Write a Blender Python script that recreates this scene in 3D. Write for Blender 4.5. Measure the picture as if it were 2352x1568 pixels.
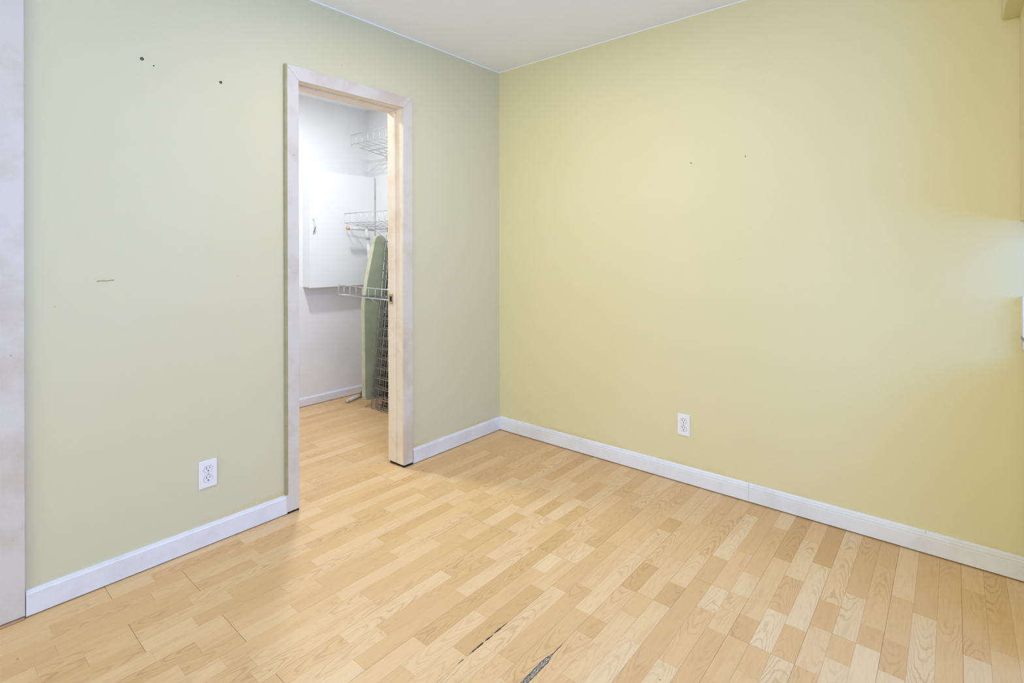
import bpy, bmesh, math, random
from mathutils import Vector, Matrix

S = bpy.context.scene
for o in list(bpy.data.objects):
    bpy.data.objects.remove(o)
COL = S.collection
rnd = random.Random(7)

# ------------------------------------------------------------------ camera
IMG_W, IMG_H = 2352.0, 1568.0
FPX, PX, PY = 1202.0, 1176.0, 575.3
YAW = math.atan2(1014, 1202)
CAM = (2.3744, -2.6806, 1.22)
cd = bpy.data.cameras.new('camera')
cam = bpy.data.objects.new('camera', cd)
COL.objects.link(cam)
cd.sensor_fit = 'HORIZONTAL'
cd.sensor_width = 36.0
cd.lens = 36.0 * FPX / IMG_W
cd.shift_x = (IMG_W / 2 - PX) / IMG_W
cd.shift_y = -(IMG_H / 2 - PY) / IMG_W
cd.clip_start = 0.01
cam.location = CAM
cam.matrix_world = (Matrix.Translation(CAM) @ Matrix.Rotation(YAW, 4, 'Z') @
                    Matrix.Rotation(math.pi / 2, 4, 'X') @ Matrix.Rotation(-0.0025, 4, 'Z'))
S.camera = cam

# ------------------------------------------------------------------ world, lights, exposure
w = bpy.data.worlds.new('sky')
S.world = w
w.use_nodes = True
bg = w.node_tree.nodes['Background']
bg.inputs[0].default_value = (0.22, 0.42, 1.0, 1)
bg.inputs[1].default_value = 0.5
vs = S.view_settings
vs.view_transform = 'Standard'
vs.look = 'None'
vs.exposure = 0.0
vs.gamma = 1.0
vs.use_curve_mapping = False
S.cycles.max_bounces = 7
S.cycles.diffuse_bounces = 5
S.cycles.glossy_bounces = 2
S.cycles.adaptive_threshold = 0.045
S.cycles.use_denoising = True


def area(name, loc, rot, sx, sy, power, color, spread=180):
    d = bpy.data.lights.new(name, 'AREA')
    d.shape = 'RECTANGLE'
    d.size, d.size_y = sx, sy
    d.energy = power
    d.color = color
    d.spread = math.radians(spread)
    o = bpy.data.objects.new(name, d)
    COL.objects.link(o)
    o.location = loc
    o.rotation_euler = rot
    return o


DAY = (0.895, 0.99, 0.79)       # open, sunlit yard behind the viewer
SKY = (0.19, 0.372, 1.0)        # blue sky light from the side windows
# daylight entering the three windows of the room (window_1 beside the serving hatch, window_2 and window_3 behind the camera)
area('daylight_hatch_window', (3.50, -0.62, 1.47), (0, math.pi / 2, 0), 0.98, 0.90, 21, SKY)
area('daylight_side_window', (3.50, -2.525, 1.50), (0, math.pi / 2, 0), 1.20, 2.55, 60, SKY)
area('daylight_rear_window', (1.70, -6.25, 1.55), (math.pi / 2, 0, 0), 2.40, 1.30, 76, DAY)

H = 2.437          # ceiling height
DOOR_Y0, DOOR_Y1, DOOR_H = -1.441, -0.826, 2.025
XB = -1.53         # rear wall of the closet
XW = 3.45          # window wall
YB = -6.20         # wall behind the camera
X3 = 2.562         # hatch wall


# ------------------------------------------------------------------ node helpers
def mat(name):
    m = bpy.data.materials.new(name)
    m.use_nodes = True
    nt = m.node_tree
    b = nt.nodes['Principled BSDF']
    return m, nt, b


def N(nt, t, **kw):
    n = nt.nodes.new(t)
    for k, v in kw.items():
        setattr(n, k, v)
    return n


def L(nt, a, b):
    nt.links.new(a, b)


def V(nt, op, a, b=None, c=None):
    n = nt.nodes.new('ShaderNodeMath')
    n.operation = op
    for i, x in enumerate((a, b, c)):
        if x is None:
            continue
        if isinstance(x, (int, float)):
            n.inputs[i].default_value = x
        else:
            nt.links.new(x, n.inputs[i])
    return n.outputs[0]


def mixc(nt, fac, a, b, blend='MIX'):
    n = nt.nodes.new('ShaderNodeMix')
    n.data_type = 'RGBA'
    n.blend_type = blend
    for idx, x in ((0, fac), (6, a), (7, b)):
        if isinstance(x, (int, float)):
            n.inputs[idx].default_value = x
        elif isinstance(x, tuple):
            n.inputs[idx].default_value = (*x, 1) if len(x) == 3 else x
        else:
            nt.links.new(x, n.inputs[idx])
    return n.outputs[2]


def noise(nt, vec, scale, detail=3, rough=.5, dist=0):
    n = nt.nodes.new('ShaderNodeTexNoise')
    n.inputs['Scale'].default_value = scale
    n.inputs['Detail'].default_value = detail
    n.inputs['Roughness'].default_value = rough
    n.inputs['Distortion'].default_value = dist
    if vec is not None:
        nt.links.new(vec, n.inputs['Vector'])
    return n.outputs['Fac']


def rng(nt, v, a, b, c=0., d=1., smooth=True):
    n = nt.nodes.new('ShaderNodeMapRange')
    if smooth:
        n.interpolation_type = 'SMOOTHSTEP'
    nt.links.new(v, n.inputs[0])
    for i, x in enumerate((a, b, c, d)):
        n.inputs[i + 1].default_value = x
    return n.outputs[0]


def pos(nt):
    return nt.nodes.new('ShaderNodeNewGeometry').outputs['Position']


def bump(nt, b, h, strength, dist=.002):
    n = nt.nodes.new('ShaderNodeBump')
    n.inputs['Strength'].default_value = strength
    n.inputs['Distance'].default_value = dist
    nt.links.new(h, n.inputs['Height'])
    nt.links.new(n.outputs[0], b.inputs['Normal'])


def srgb(r, g, b):
    f = lambda c: (c / 255 / 12.92) if c <= 10.31 else ((c / 255 + .055) / 1.055) ** 2.4
    return (f(r), f(g), f(b))


def plain(name, col, rough=.5, metal=0., spec=.5, var=0., vscale=6., bmp=0., bscale=200.):
    m, nt, b = mat(name)
    b.inputs['Roughness'].default_value = rough
    b.inputs['Metallic'].default_value = metal
    b.inputs['Specular IOR Level'].default_value = spec
    p = pos(nt)
    if var:
        f = rng(nt, noise(nt, p, vscale, 4), .3, .7)
        dark = tuple(c * (1 - var) for c in col)
        L(nt, mixc(nt, f, dark, col), b.inputs['Base Color'])
    else:
        b.inputs['Base Color'].default_value = (*col, 1)
    if bmp:
        bump(nt, b, noise(nt, p, bscale, 2), bmp, .001)
    return m


# ------------------------------------------------------------------ materials
PAINT_YELLOW = (0.755, 0.684, 0.420)
PAINT_COOL_LIT = (0.682, 0.656, 0.460)  # same yellow paint, with cool window light put into the left wall's colour


def wall_paint(name, PAINT):
    m, nt, b = mat(name)
    p = pos(nt)
    f = rng(nt, noise(nt, p, 1.7, 4), .3, .7)
    c = mixc(nt, f, tuple(x * y for x, y in zip(PAINT, (.985, .985, .96))), PAINT)
    # small scuffs and specks left in the paint
    sp = nt.nodes.new('ShaderNodeTexVoronoi')
    sp.inputs['Scale'].default_value = 9
    L(nt, p, sp.inputs['Vector'])
    s = V(nt, 'MULTIPLY', rng(nt, sp.outputs['Distance'], .03, .016), rng(nt, noise(nt, p, 3.1, 1), .55, .6))
    c = mixc(nt, V(nt, 'MULTIPLY', s, .45), c, (.30, .24, .10))
    # old yellowed brush edge just above the baseboards
    sx = N(nt, 'ShaderNodeSeparateXYZ')
    L(nt, p, sx.inputs[0])
    n2 = noise(nt, p, 7, 3)
    e = V(nt, 'MULTIPLY', rng(nt, V(nt, 'ADD', sx.outputs[2], V(nt, 'MULTIPLY', n2, -.05)), .092, .068), rng(nt, noise(nt, p, 2.3, 2), .45, .62))
    c = mixc(nt, V(nt, 'MULTIPLY', e, .5), c, (.66, .50, .20))
    L(nt, c, b.inputs['Base Color'])
    b.inputs['Roughness'].default_value = .55
    b.inputs['Specular IOR Level'].default_value = .25
    bump(nt, b, noise(nt, p, 260, 3), .10, .0008)
    return m


def strip_wood():
    m, nt, b = mat('laminate_strip')
    tc = N(nt, 'ShaderNodeTexCoord')
    oi = N(nt, 'ShaderNodeObjectInfo')
    oc = N(nt, 'ShaderNodeSeparateColor')
    L(nt, oi.outputs['Color'], oc.inputs[0])
    tone, cath, seed = oc.outputs[0], oc.outputs[1], oc.outputs[2]
    sx = N(nt, 'ShaderNodeSeparateXYZ')
    L(nt, tc.outputs['Object'], sx.inputs[0])
    x, y = sx.outputs[0], sx.outputs[1]
    off = V(nt, 'MULTIPLY', seed, 37.0)
    comb = N(nt, 'ShaderNodeCombineXYZ')
    L(nt, V(nt, 'MULTIPLY', x, 1.0), comb.inputs[0])
    L(nt, V(nt, 'MULTIPLY', y, .10), comb.inputs[1])
    L(nt, off, comb.inputs[2])
    comb2 = N(nt, 'ShaderNodeCombineXYZ')
    L(nt, V(nt, 'MULTIPLY', x, 1.0), comb2.inputs[0])
    L(nt, V(nt, 'MULTIPLY', y, .35), comb2.inputs[1])
    L(nt, off, comb2.inputs[2])
    # cathedral figure: level lines of a long paraboloid, bent by noise
    n1 = noise(nt, comb2.outputs[0], 24, 3, .55)
    sgn = V(nt, 'SIGN', V(nt, 'SUBTRACT', V(nt, 'FRACT', V(nt, 'MULTIPLY', seed, 7.3)), .5))
    xx = V(nt, 'SUBTRACT', x, V(nt, 'MULTIPLY', V(nt, 'SUBTRACT', V(nt, 'FRACT', V(nt, 'MULTIPLY', seed, 13.7)), .5), .035))
    par = V(nt, 'MULTIPLY', V(nt, 'MULTIPLY', xx, xx), 3600.0)
    v = V(nt, 'ADD', V(nt, 'MULTIPLY', V(nt, 'MULTIPLY', y, sgn), 26.0), par)
    v = V(nt, 'ADD', v, V(nt, 'MULTIPLY', n1, 5.0))
    line = V(nt, 'POWER', V(nt, 'ABSOLUTE', V(nt, 'SINE', V(nt, 'MULTIPLY', v, 1.9))), 9.0)
    line = V(nt, 'MULTIPLY', line, rng(nt, noise(nt, comb2.outputs[0], 9, 2), .38, .62))
    # straight fibre grain
    g = noise(nt, comb.outputs[0], 150, 4, .65)
    g2 = noise(nt, comb.outputs[0], 38, 3, .55, .4)
    dark = srgb(208, 168, 114)
    mid = srgb(224, 188, 136)
    light = srgb(233, 207, 164)
    rmp = N(nt, 'ShaderNodeValToRGB')
    cr = rmp.color_ramp
    cr.elements[0].position = 0.0
    cr.elements[0].color = (*dark, 1)
    cr.elements[1].position = 1.0
    cr.elements[1].color = (*light, 1)
    e = cr.elements.new(.5)
    e.color = (*mid, 1)
    L(nt, tone, rmp.inputs[0])
    c = rmp.outputs[0]
    c = mixc(nt, V(nt, 'MULTIPLY', rng(nt, g, .45, .75), .22), c, srgb(190, 146, 96))
    c = mixc(nt, V(nt, 'MULTIPLY', rng(nt, g2, .5, .72), .28), c, srgb(204, 158, 108))
    c = mixc(nt, V(nt, 'MULTIPLY', V(nt, 'MULTIPLY', line, cath), .40), c, srgb(168, 122, 78))
    # worn, split edges of two boards near the camera and gritty wear around them (fixed in the floor)
    p = pos(nt)
    ps = N(nt, 'ShaderNodeSeparateXYZ')
    L(nt, p, ps.inputs[0])
    wx, wy = ps.outputs[0], ps.outputs[1]
    nn = noise(nt, p, 60, 3, .6)
    nb = noise(nt, p, 16, 2, .5)
    # crack on the seam x = 1.447, opening towards the viewer: a spindle with a dark rim and a grey, fibrous inside
    stretch = N(nt, 'ShaderNodeMapping')
    stretch.inputs['Scale'].default_value = (1.0, .22, 1.0)
    L(nt, p, stretch.inputs['Vector'])
    fib = noise(nt, stretch.outputs[0], 420, 3, .6)
    edge = V(nt, 'MULTIPLY', V(nt, 'SUBTRACT', nn, .5), .007)
    wid = V(nt, 'MULTIPLY', rng(nt, wy, -1.385, -1.435), rng(nt, wy, -1.78, -1.46, .35, 1.))
    wid = V(nt, 'ADD', V(nt, 'MULTIPLY', wid, .0078), V(nt, 'MULTIPLY', rng(nt, wy, -1.33, -1.36), .0013))
    dx = V(nt, 'ABSOLUTE', V(nt, 'ADD', V(nt, 'SUBTRACT', wx, 1.4455), edge))
    rel = V(nt, 'DIVIDE', dx, V(nt, 'MAXIMUM', wid, .0001))
    m1 = V(nt, 'MULTIPLY', V(nt, 'LESS_THAN', rel, 1.0), V(nt, 'GREATER_THAN', wid, .0002))
    # broken chips on the seam x = 1.254
    wid2 = V(nt, 'MULTIPLY', V(nt, 'MULTIPLY', rng(nt, wy, -1.37, -1.42), rng(nt, wy, -1.62, -1.56)), V(nt, 'MULTIPLY', rng(nt, noise(nt, p, 46, 2), .46, .60), .0030))
    dx2 = V(nt, 'ABSOLUTE', V(nt, 'SUBTRACT', wx, 1.253))
    m2 = V(nt, 'LESS_THAN', dx2, wid2)
    crack = V(nt, 'MAXIMUM', m1, m2)
    inside = V(nt, 'MULTIPLY', rng(nt, rel, .85, .55), rng(nt, fib, .40, .56))
    inside = V(nt, 'MULTIPLY', inside, V(nt, 'GREATER_THAN', wid, .0025))
    cc = mixc(nt, inside, (.06, .05, .04), (.48, .43, .36))
    # grit: fine dark specks
    vr = nt.nodes.new('ShaderNodeTexVoronoi')
    vr.inputs['Scale'].default_value = 110
    L(nt, p, vr.inputs['Vector'])
    speck = rng(nt, vr.outputs['Distance'], .20, .12)
    zone = V(nt, 'MULTIPLY', V(nt, 'MULTIPLY', rng(nt, wx, 1.12, 1.25), rng(nt, wx, 1.47, 1.40)), rng(nt, wy, -1.42, -1.58))
    zone = V(nt, 'MULTIPLY', zone, rng(nt, noise(nt, p, 45, 2), .42, .62))
    vr2 = nt.nodes.new('ShaderNodeTexVoronoi')
    vr2.inputs['Scale'].default_value = 11
    L(nt, p, vr2.inputs['Vector'])
    lone = V(nt, 'MULTIPLY', rng(nt, vr2.outputs['Distance'], .045, .025), rng(nt, noise(nt, p, 5, 1), .52, .56))
    c = mixc(nt, V(nt, 'MULTIPLY', V(nt, 'MAXIMUM', V(nt, 'MULTIPLY', speck, zone), lone), .6), c, srgb(110, 78, 44))
    c = mixc(nt, crack, c, cc)
    L(nt, c, b.inputs['Base Color'])
    L(nt, V(nt, 'ADD', .38, V(nt, 'MULTIPLY', g, .10)), b.inputs['Roughness'])
    b.inputs['Specular IOR Level'].default_value = .35
    bump(nt, b, V(nt, 'SUBTRACT', V(nt, 'MULTIPLY', g, .25), V(nt, 'MULTIPLY', crack, 2.0)), .12, .0006)
    return m


def floor_far():
    # the same strip pattern for the part of the floor that lies outside the built boards
    m, nt, b = mat('laminate_field')
    p = pos(nt)
    mp = N(nt, 'ShaderNodeMapping')
    mp.inputs['Rotation'].default_value = (0, 0, math.pi / 2)
    L(nt, p, mp.inputs['Vector'])
    br = N(nt, 'ShaderNodeTexBrick')
    L(nt, mp.outputs[0], br.inputs['Vector'])
    br.inputs['Scale'].default_value = 1
    br.inputs['Brick Width'].default_value = .405
    br.inputs['Row Height'].default_value = .19 / 3
    br.inputs['Mortar Size'].default_value = .0004
    br.inputs['Color1'].default_value = (*srgb(233, 204, 159), 1)
    br.inputs['Color2'].default_value = (*srgb(200, 156, 104), 1)
    br.inputs['Mortar'].default_value = (*srgb(150, 110, 70), 1)
    L(nt, br.outputs['Color'], b.inputs['Base Color'])
    b.inputs['Roughness'].default_value = .42
    return m


def trim_paint(name, col, wear, scale=5., spec=.4):
    m, nt, b = mat(name)
    p = pos(nt)
    f = rng(nt, noise(nt, p, scale, 5, .6), .42, .70)
    c = mixc(nt, f, col, wear)
    v = nt.nodes.new('ShaderNodeTexVoronoi')
    v.inputs['Scale'].default_value = 16
    L(nt, p, v.inputs['Vector'])
    s = V(nt, 'MULTIPLY', rng(nt, v.outputs['Distance'], .05, .03), rng(nt, noise(nt, p, 4, 1), .5, .58))
    c = mixc(nt, V(nt, 'MULTIPLY', s, .6), c, (.20, .17, .13))
    L(nt, c, b.inputs['Base Color'])
    b.inputs['Roughness'].default_value = .42
    b.inputs['Specular IOR Level'].default_value = spec
    bump(nt, b, noise(nt, p, 90, 3), .06, .0008)
    return m


M = {}
M['wall'] = wall_paint('butter_yellow_wall_paint', PAINT_YELLOW)
M['wall_cool_lit'] = wall_paint('wall_paint_cool_lit', PAINT_COOL_LIT)
M['strip'] = strip_wood()
M['field'] = floor_far()
M['core'] = plain('board_core', srgb(164, 122, 78), .8)
M['ceiling'] = plain('ceiling_paint', srgb(244, 249, 255), .8, spec=.1, var=.02, vscale=1.2, bmp=.08, bscale=180)
M['white'] = plain('closet_white_paint', srgb(236, 236, 236), .6, spec=.2, var=.05, vscale=3, bmp=.06)
M['closet_low'] = plain('closet_scuffed_paint', srgb(232, 230, 228), .6, spec=.2, var=.08, vscale=4, bmp=.06)
M['base'] = trim_paint('baseboard_white', srgb(232, 233, 238), srgb(222, 222, 224))
M['casing'] = trim_paint('casing_old_white', srgb(216, 211, 203), srgb(204, 193, 178), 4.)
M['jamb'] = trim_paint('jamb_cream', srgb(234, 222, 202), srgb(226, 207, 180), 6.)
M['edge'] = plain('olive_paint_edge', srgb(168, 163, 124), .5, var=.12, vscale=20)
M['dark'] = plain('dark_gap', (.02, .014, .01), .9)
M['cabinet'] = plain('cabinet_white', srgb(236, 237, 238), .45, spec=.4, var=.02)
M['chrome'] = plain('chrome', (.78, .79, .80), .18, 1.)
M['wire'] = plain('zinc_wire', (.66, .67, .69), .35, .6, var=.15, vscale=40)
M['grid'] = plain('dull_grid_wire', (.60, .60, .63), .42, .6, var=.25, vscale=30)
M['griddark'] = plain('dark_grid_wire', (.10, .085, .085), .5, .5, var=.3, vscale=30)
M['green'] = plain('sage_green_lit', srgb(206, 208, 180), .9, spec=.1, var=.12, vscale=9, bmp=.15, bscale=500)  # lighter copy of the cover: light on its edge put into the colour
M['green_shaded'] = plain('sage_green_shaded', srgb(176, 186, 162), .9, spec=.1, var=.14, vscale=9, bmp=.15, bscale=500)  # darker copy of the cover: shade on its face put into the colour
M['tube'] = plain('white_tube', srgb(226, 226, 224), .4, spec=.4, var=.05, vscale=20)
M['woodcap'] = plain('orange_cap', srgb(226, 184, 132), .6, var=.1, vscale=40)
M['plate'] = plain('outlet_white', srgb(238, 238, 242), .35, spec=.4)
M['recept'] = plain('receptacle_white', srgb(234, 234, 238), .35, spec=.4)
M['darkboard'] = plain('dark_brown_board', (.045, .032, .028), .6, var=.3, vscale=12)
M['black'] = plain('slot_black', (.012, .012, .012), .7)
M['groove'] = plain('seam_grey', srgb(120, 120, 122), .7)
M['brass'] = plain('worn_brass', (.62, .54, .36), .35, .8, var=.2, vscale=60)
M['oak'] = plain('threshold_wood', srgb(190, 152, 120), .5, var=.2, vscale=14)
M['hole'] = plain('hole_dark', (.03, .035, .03), .9)
M['anchor'] = plain('anchor_grey', srgb(150, 156, 146), .6)
M['scuff'] = plain('scuff_mark', srgb(150, 140, 96), .8, var=.3, vscale=80)
M['glass'] = plain('window_frame_white', srgb(240, 240, 240), .4)
M['bluewhite'] = plain('box_white', srgb(234, 240, 248), .35, spec=.4)
M['smoke'] = plain('grey_plastic', srgb(120, 138, 144), .3)
M['beige'] = plain('beige_plastic', srgb(214, 206, 188), .5)


# ------------------------------------------------------------------ mesh helpers
def link(name, me, m, parent=None):
    o = bpy.data.objects.new(name, me)
    COL.objects.link(o)
    if m is not None and not me.materials:
        me.materials.append(M[m] if isinstance(m, str) else m)
    if parent is not None:
        o.parent = parent
    return o


def mesh_of(bm, name, smooth=False):
    me = bpy.data.meshes.new(name)
    bmesh.ops.recalc_face_normals(bm, faces=bm.faces)
    bm.to_mesh(me)
    bm.free()
    if smooth:
        for p in me.polygons:
            p.use_smooth = True
    return me


def add_box(bm, x0, x1, y0, y1, z0, z1):
    vs_ = [bm.verts.new((x, y, z)) for x in (x0, x1) for y in (y0, y1) for z in (z0, z1)]
    for f in ((0, 1, 3, 2), (4, 6, 7, 5), (0, 4, 5, 1), (2, 3, 7, 6), (0, 2, 6, 4), (1, 5, 7, 3)):
        bm.faces.new([vs_[i] for i in f])


def box(name, x0, x1, y0, y1, z0, z1, m, parent=None, bevel=0., seg=2):
    bm = bmesh.new()
    add_box(bm, x0, x1, y0, y1, z0, z1)
    if bevel:
        bmesh.ops.bevel(bm, geom=bm.edges[:], offset=bevel, segments=seg, profile=.5, affect='EDGES')
    return link(name, mesh_of(bm, name), m, parent)


def boxes(name, lst, m, parent=None):
    bm = bmesh.new()
    for b in lst:
        add_box(bm, *b)
    return link(name, mesh_of(bm, name), m, parent)


def extrude_profile(name, prof, axis, a, b, m, parent=None, origin=(0, 0), bevel=None):
    """prof: closed list of (u,v); swept along axis 'x' or 'y' or 'z' from a to b.
    axis x: (u,v)->(y,z); axis y: (u,v)->(x,z); axis z: (u,v)->(x,y)"""
    bm = bmesh.new()

    def P(u, v, t):
        return {'x': (t, u, v), 'y': (u, t, v), 'z': (u, v, t)}[axis]
    A = [bm.verts.new(P(u, v, a)) for u, v in prof]
    B = [bm.verts.new(P(u, v, b)) for u, v in prof]
    n = len(prof)
    for i in range(n):
        bm.faces.new((A[i], A[(i + 1) % n], B[(i + 1) % n], B[i]))
    bm.faces.new(A)
    bm.faces.new(B)
    return link(name, mesh_of(bm, name), m, parent)


def add_tube(bm, pts, r, seg=8, caps=True):
    pts = [Vector(p) for p in pts]
    rings = []
    for i, p in enumerate(pts):
        if i == 0:
            d = pts[1] - p
        elif i == len(pts) - 1:
            d = p - pts[i - 1]
        else:
            d = (pts[i + 1] - p).normalized() + (p - pts[i - 1]).normalized()
        d.normalize()
        up = Vector((0, 0, 1)) if abs(d.z) < .9 else Vector((1, 0, 0))
        u = d.cross(up).normalized()
        v = d.cross(u).normalized()
        rr = r[i] if isinstance(r, (list, tuple)) else r
        rings.append([bm.verts.new(p + (u * math.cos(2 * math.pi * k / seg) + v * math.sin(2 * math.pi * k / seg)) * rr) for k in range(seg)])
    for a, b in zip(rings, rings[1:]):
        for k in range(seg):
            bm.faces.new((a[k], a[(k + 1) % seg], b[(k + 1) % seg], b[k]))
    if caps:
        bm.faces.new(rings[0])
        bm.faces.new(rings[-1])


def tube(name, pts, r, m, parent=None, seg=8):
    bm = bmesh.new()
    add_tube(bm, pts, r, seg)
    return link(name, mesh_of(bm, name, True), m, parent)


def empty(name, loc=(0, 0, 0), rz=0.):
    o = bpy.data.objects.new(name, None)
    COL.objects.link(o)
    o.location = loc
    o.rotation_euler = (0, 0, rz)
    o.empty_display_size = .05
    return o


def tag(o, label, cat, group=None, kind=None):
    o['label'] = label
    o['category'] = cat
    if group:
        o['group'] = group
    if kind:
        o['kind'] = kind
    return o


# ------------------------------------------------------------------ the room shell
WT = .121
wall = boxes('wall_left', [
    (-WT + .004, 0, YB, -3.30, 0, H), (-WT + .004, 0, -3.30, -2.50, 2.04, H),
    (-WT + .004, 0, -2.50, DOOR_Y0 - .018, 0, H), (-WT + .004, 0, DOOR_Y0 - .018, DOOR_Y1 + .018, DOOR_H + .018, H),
    (-WT + .004, 0, DOOR_Y1 + .018, 0, 0, H)], 'wall_cool_lit')
tag(wall, 'yellow wall with the closet doorway, cool window light in its colour', 'wall', kind='structure')
wl = boxes('wall_closet_front', [(-WT, -WT + .004, -2.0, DOOR_Y0 - .018, 0, H), (-WT, -WT + .004, DOOR_Y0 - .018, DOOR_Y1 + .018, DOOR_H + .018, H),
                                 (-WT, -WT + .004, DOOR_Y1 + .018, 0, 0, H)], 'white')
tag(wl, 'white inner face of the closet wall around the doorway', 'wall', kind='structure')
tag(box('wall_right', -.06, XW, 0, .12, 0, H, 'wall'), 'yellow wall right of the room corner, lit from the serving hatch', 'wall', kind='structure')
tag(box('wall_closet_right', XB - .1, -.06, 0, .12, 0, H, 'white'), 'white side wall of the closet behind the wire shelves', 'wall', kind='structure')
tag(box('wall_closet_rear', XB - .1, XB, -2.0, 0, 0, H, 'white'), 'white rear wall of the closet behind the cabinet', 'wall', kind='structure')
tag(box('wall_closet_left', XB - .1, -WT, -2.1, -2.0, 0, H, 'white'), 'white left wall of the closet, hidden by the doorway', 'wall', kind='structure')
tag(box('ceiling', XB - .1, XW + .12, YB - .12, .12, H, H + .1, 'ceiling'), 'plain white painted ceiling', 'ceiling', kind='structure')

# window wall and rear wall (behind the camera) with their openings
W1 = (-1.08, -.16, .98, 1.97)
W2 = (-3.85, -1.20, .90, 2.10)
tag(boxes('wall_window', [
    (XW, XW + .12, W1[1], .12, 0, H), (XW, XW + .12, W2[1], W1[0], 0, H), (XW, XW + .12, YB - .12, W2[0], 0, H),
    (XW, XW + .12, W1[0], W1[1], 0, W1[2]), (XW, XW + .12, W1[0], W1[1], W1[3], H),
    (XW, XW + .12, W2[0], W2[1], 0, W2[2]), (XW, XW + .12, W2[0], W2[1], W2[3], H)], 'wall'),
    'yellow wall with windows outside the frame on the right', 'wall', kind='structure')
W3 = (.45, 2.95, .85, 2.20)
tag(boxes('wall_rear', [
    (-WT, W3[0], YB - .12, YB, 0, H), (W3[1], XW, YB - .12, YB, 0, H),
    (W3[0], W3[1], YB - .12, YB, 0, W3[2]), (W3[0], W3[1], YB - .12, YB, W3[3], H)], 'wall'),
    'yellow wall with a wide window behind the viewer', 'wall', kind='structure')


def window(name, fixed, axis, a0, a1, z0, z1, label):
    r = empty(name, (fixed if axis == 'y' else (a0 + a1) / 2, (a0 + a1) / 2 if axis == 'y' else fixed, z0))
    tag(r, label, 'window', kind='structure')
    ox, oy, oz = r.location

    def bar(n, p0, p1, q0, q1, t=.03):
        if axis == 'y':
            box(n, -t, t, p0 - oy, p1 - oy, q0 - oz, q1 - oz, 'glass', r, .004)
        else:
            box(n, p0 - ox, p1 - ox, -t, t, q0 - oz, q1 - oz, 'glass', r, .004)
    bar('frame', a0, a0 + .045, z0, z1)
    bar('frame', a1 - .045, a1, z0, z1)
    bar('frame', a0, a1, z0, z0 + .045, .031)
    bar('frame', a0, a1, z1 - .045, z1, .031)
    bar('mullion', a0, a1, (z0 + z1) / 2 - .018, (z0 + z1) / 2 + .018, .022)
    bar('mullion', (a0 + a1) / 2 - .012, (a0 + a1) / 2 + .012, z0, z1, .02)


window('window_1', XW + .005, 'y', *W1, 'white framed window beyond the serving hatch, outside the frame')
window('window_2', XW + .005, 'y', *W2, 'white framed side window behind the viewer')
window('window_3', YB - .005, 'x', *W3, 'wide white framed rear window behind the viewer')

# hatch wall: hung panel above, half wall below, soffit along the ceiling
hw = boxes('wall_hatch', [(X3, X3 + .115, -.45, 0, 1.324, 2.08), (X3 + .010, X3 + .105, -.45, 0, 0, .84), (X3, X3 + .115, -.55, -.45, 0, 2.08)], 'wall')
tag(hw, 'yellow partition with an open serving hatch at the right edge', 'wall', kind='structure')
sf = box('wall_soffit', 2.513, 2.80, -.55, 0, 2.075, H, 'wall', bevel=.006)
tag(sf, 'yellow soffit hanging from the ceiling in the top right corner', 'soffit', kind='structure')

t1 = box('trim_2', 0, .002, -2.6, -.003, H - .006, H, 'ceiling')
tag(t1, 'thin white paint edge along the top of the left wall', 'paint edge', kind='structure')
t2 = box('trim_3', .0, 2.512, -.002, 0, H - .004, H, 'ceiling')
tag(t2, 'thin white paint edge along the top of the yellow right wall', 'paint edge', kind='structure')

# ------------------------------------------------------------------ floor boards
tag(box('floor', XB - .1, XW + .12, YB - .12, .12, -.05, -.0075, 'field'), 'honey coloured laminate floor of three-strip boards', 'floor', kind='structure')
floor = bpy.data.objects['floor']

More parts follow.
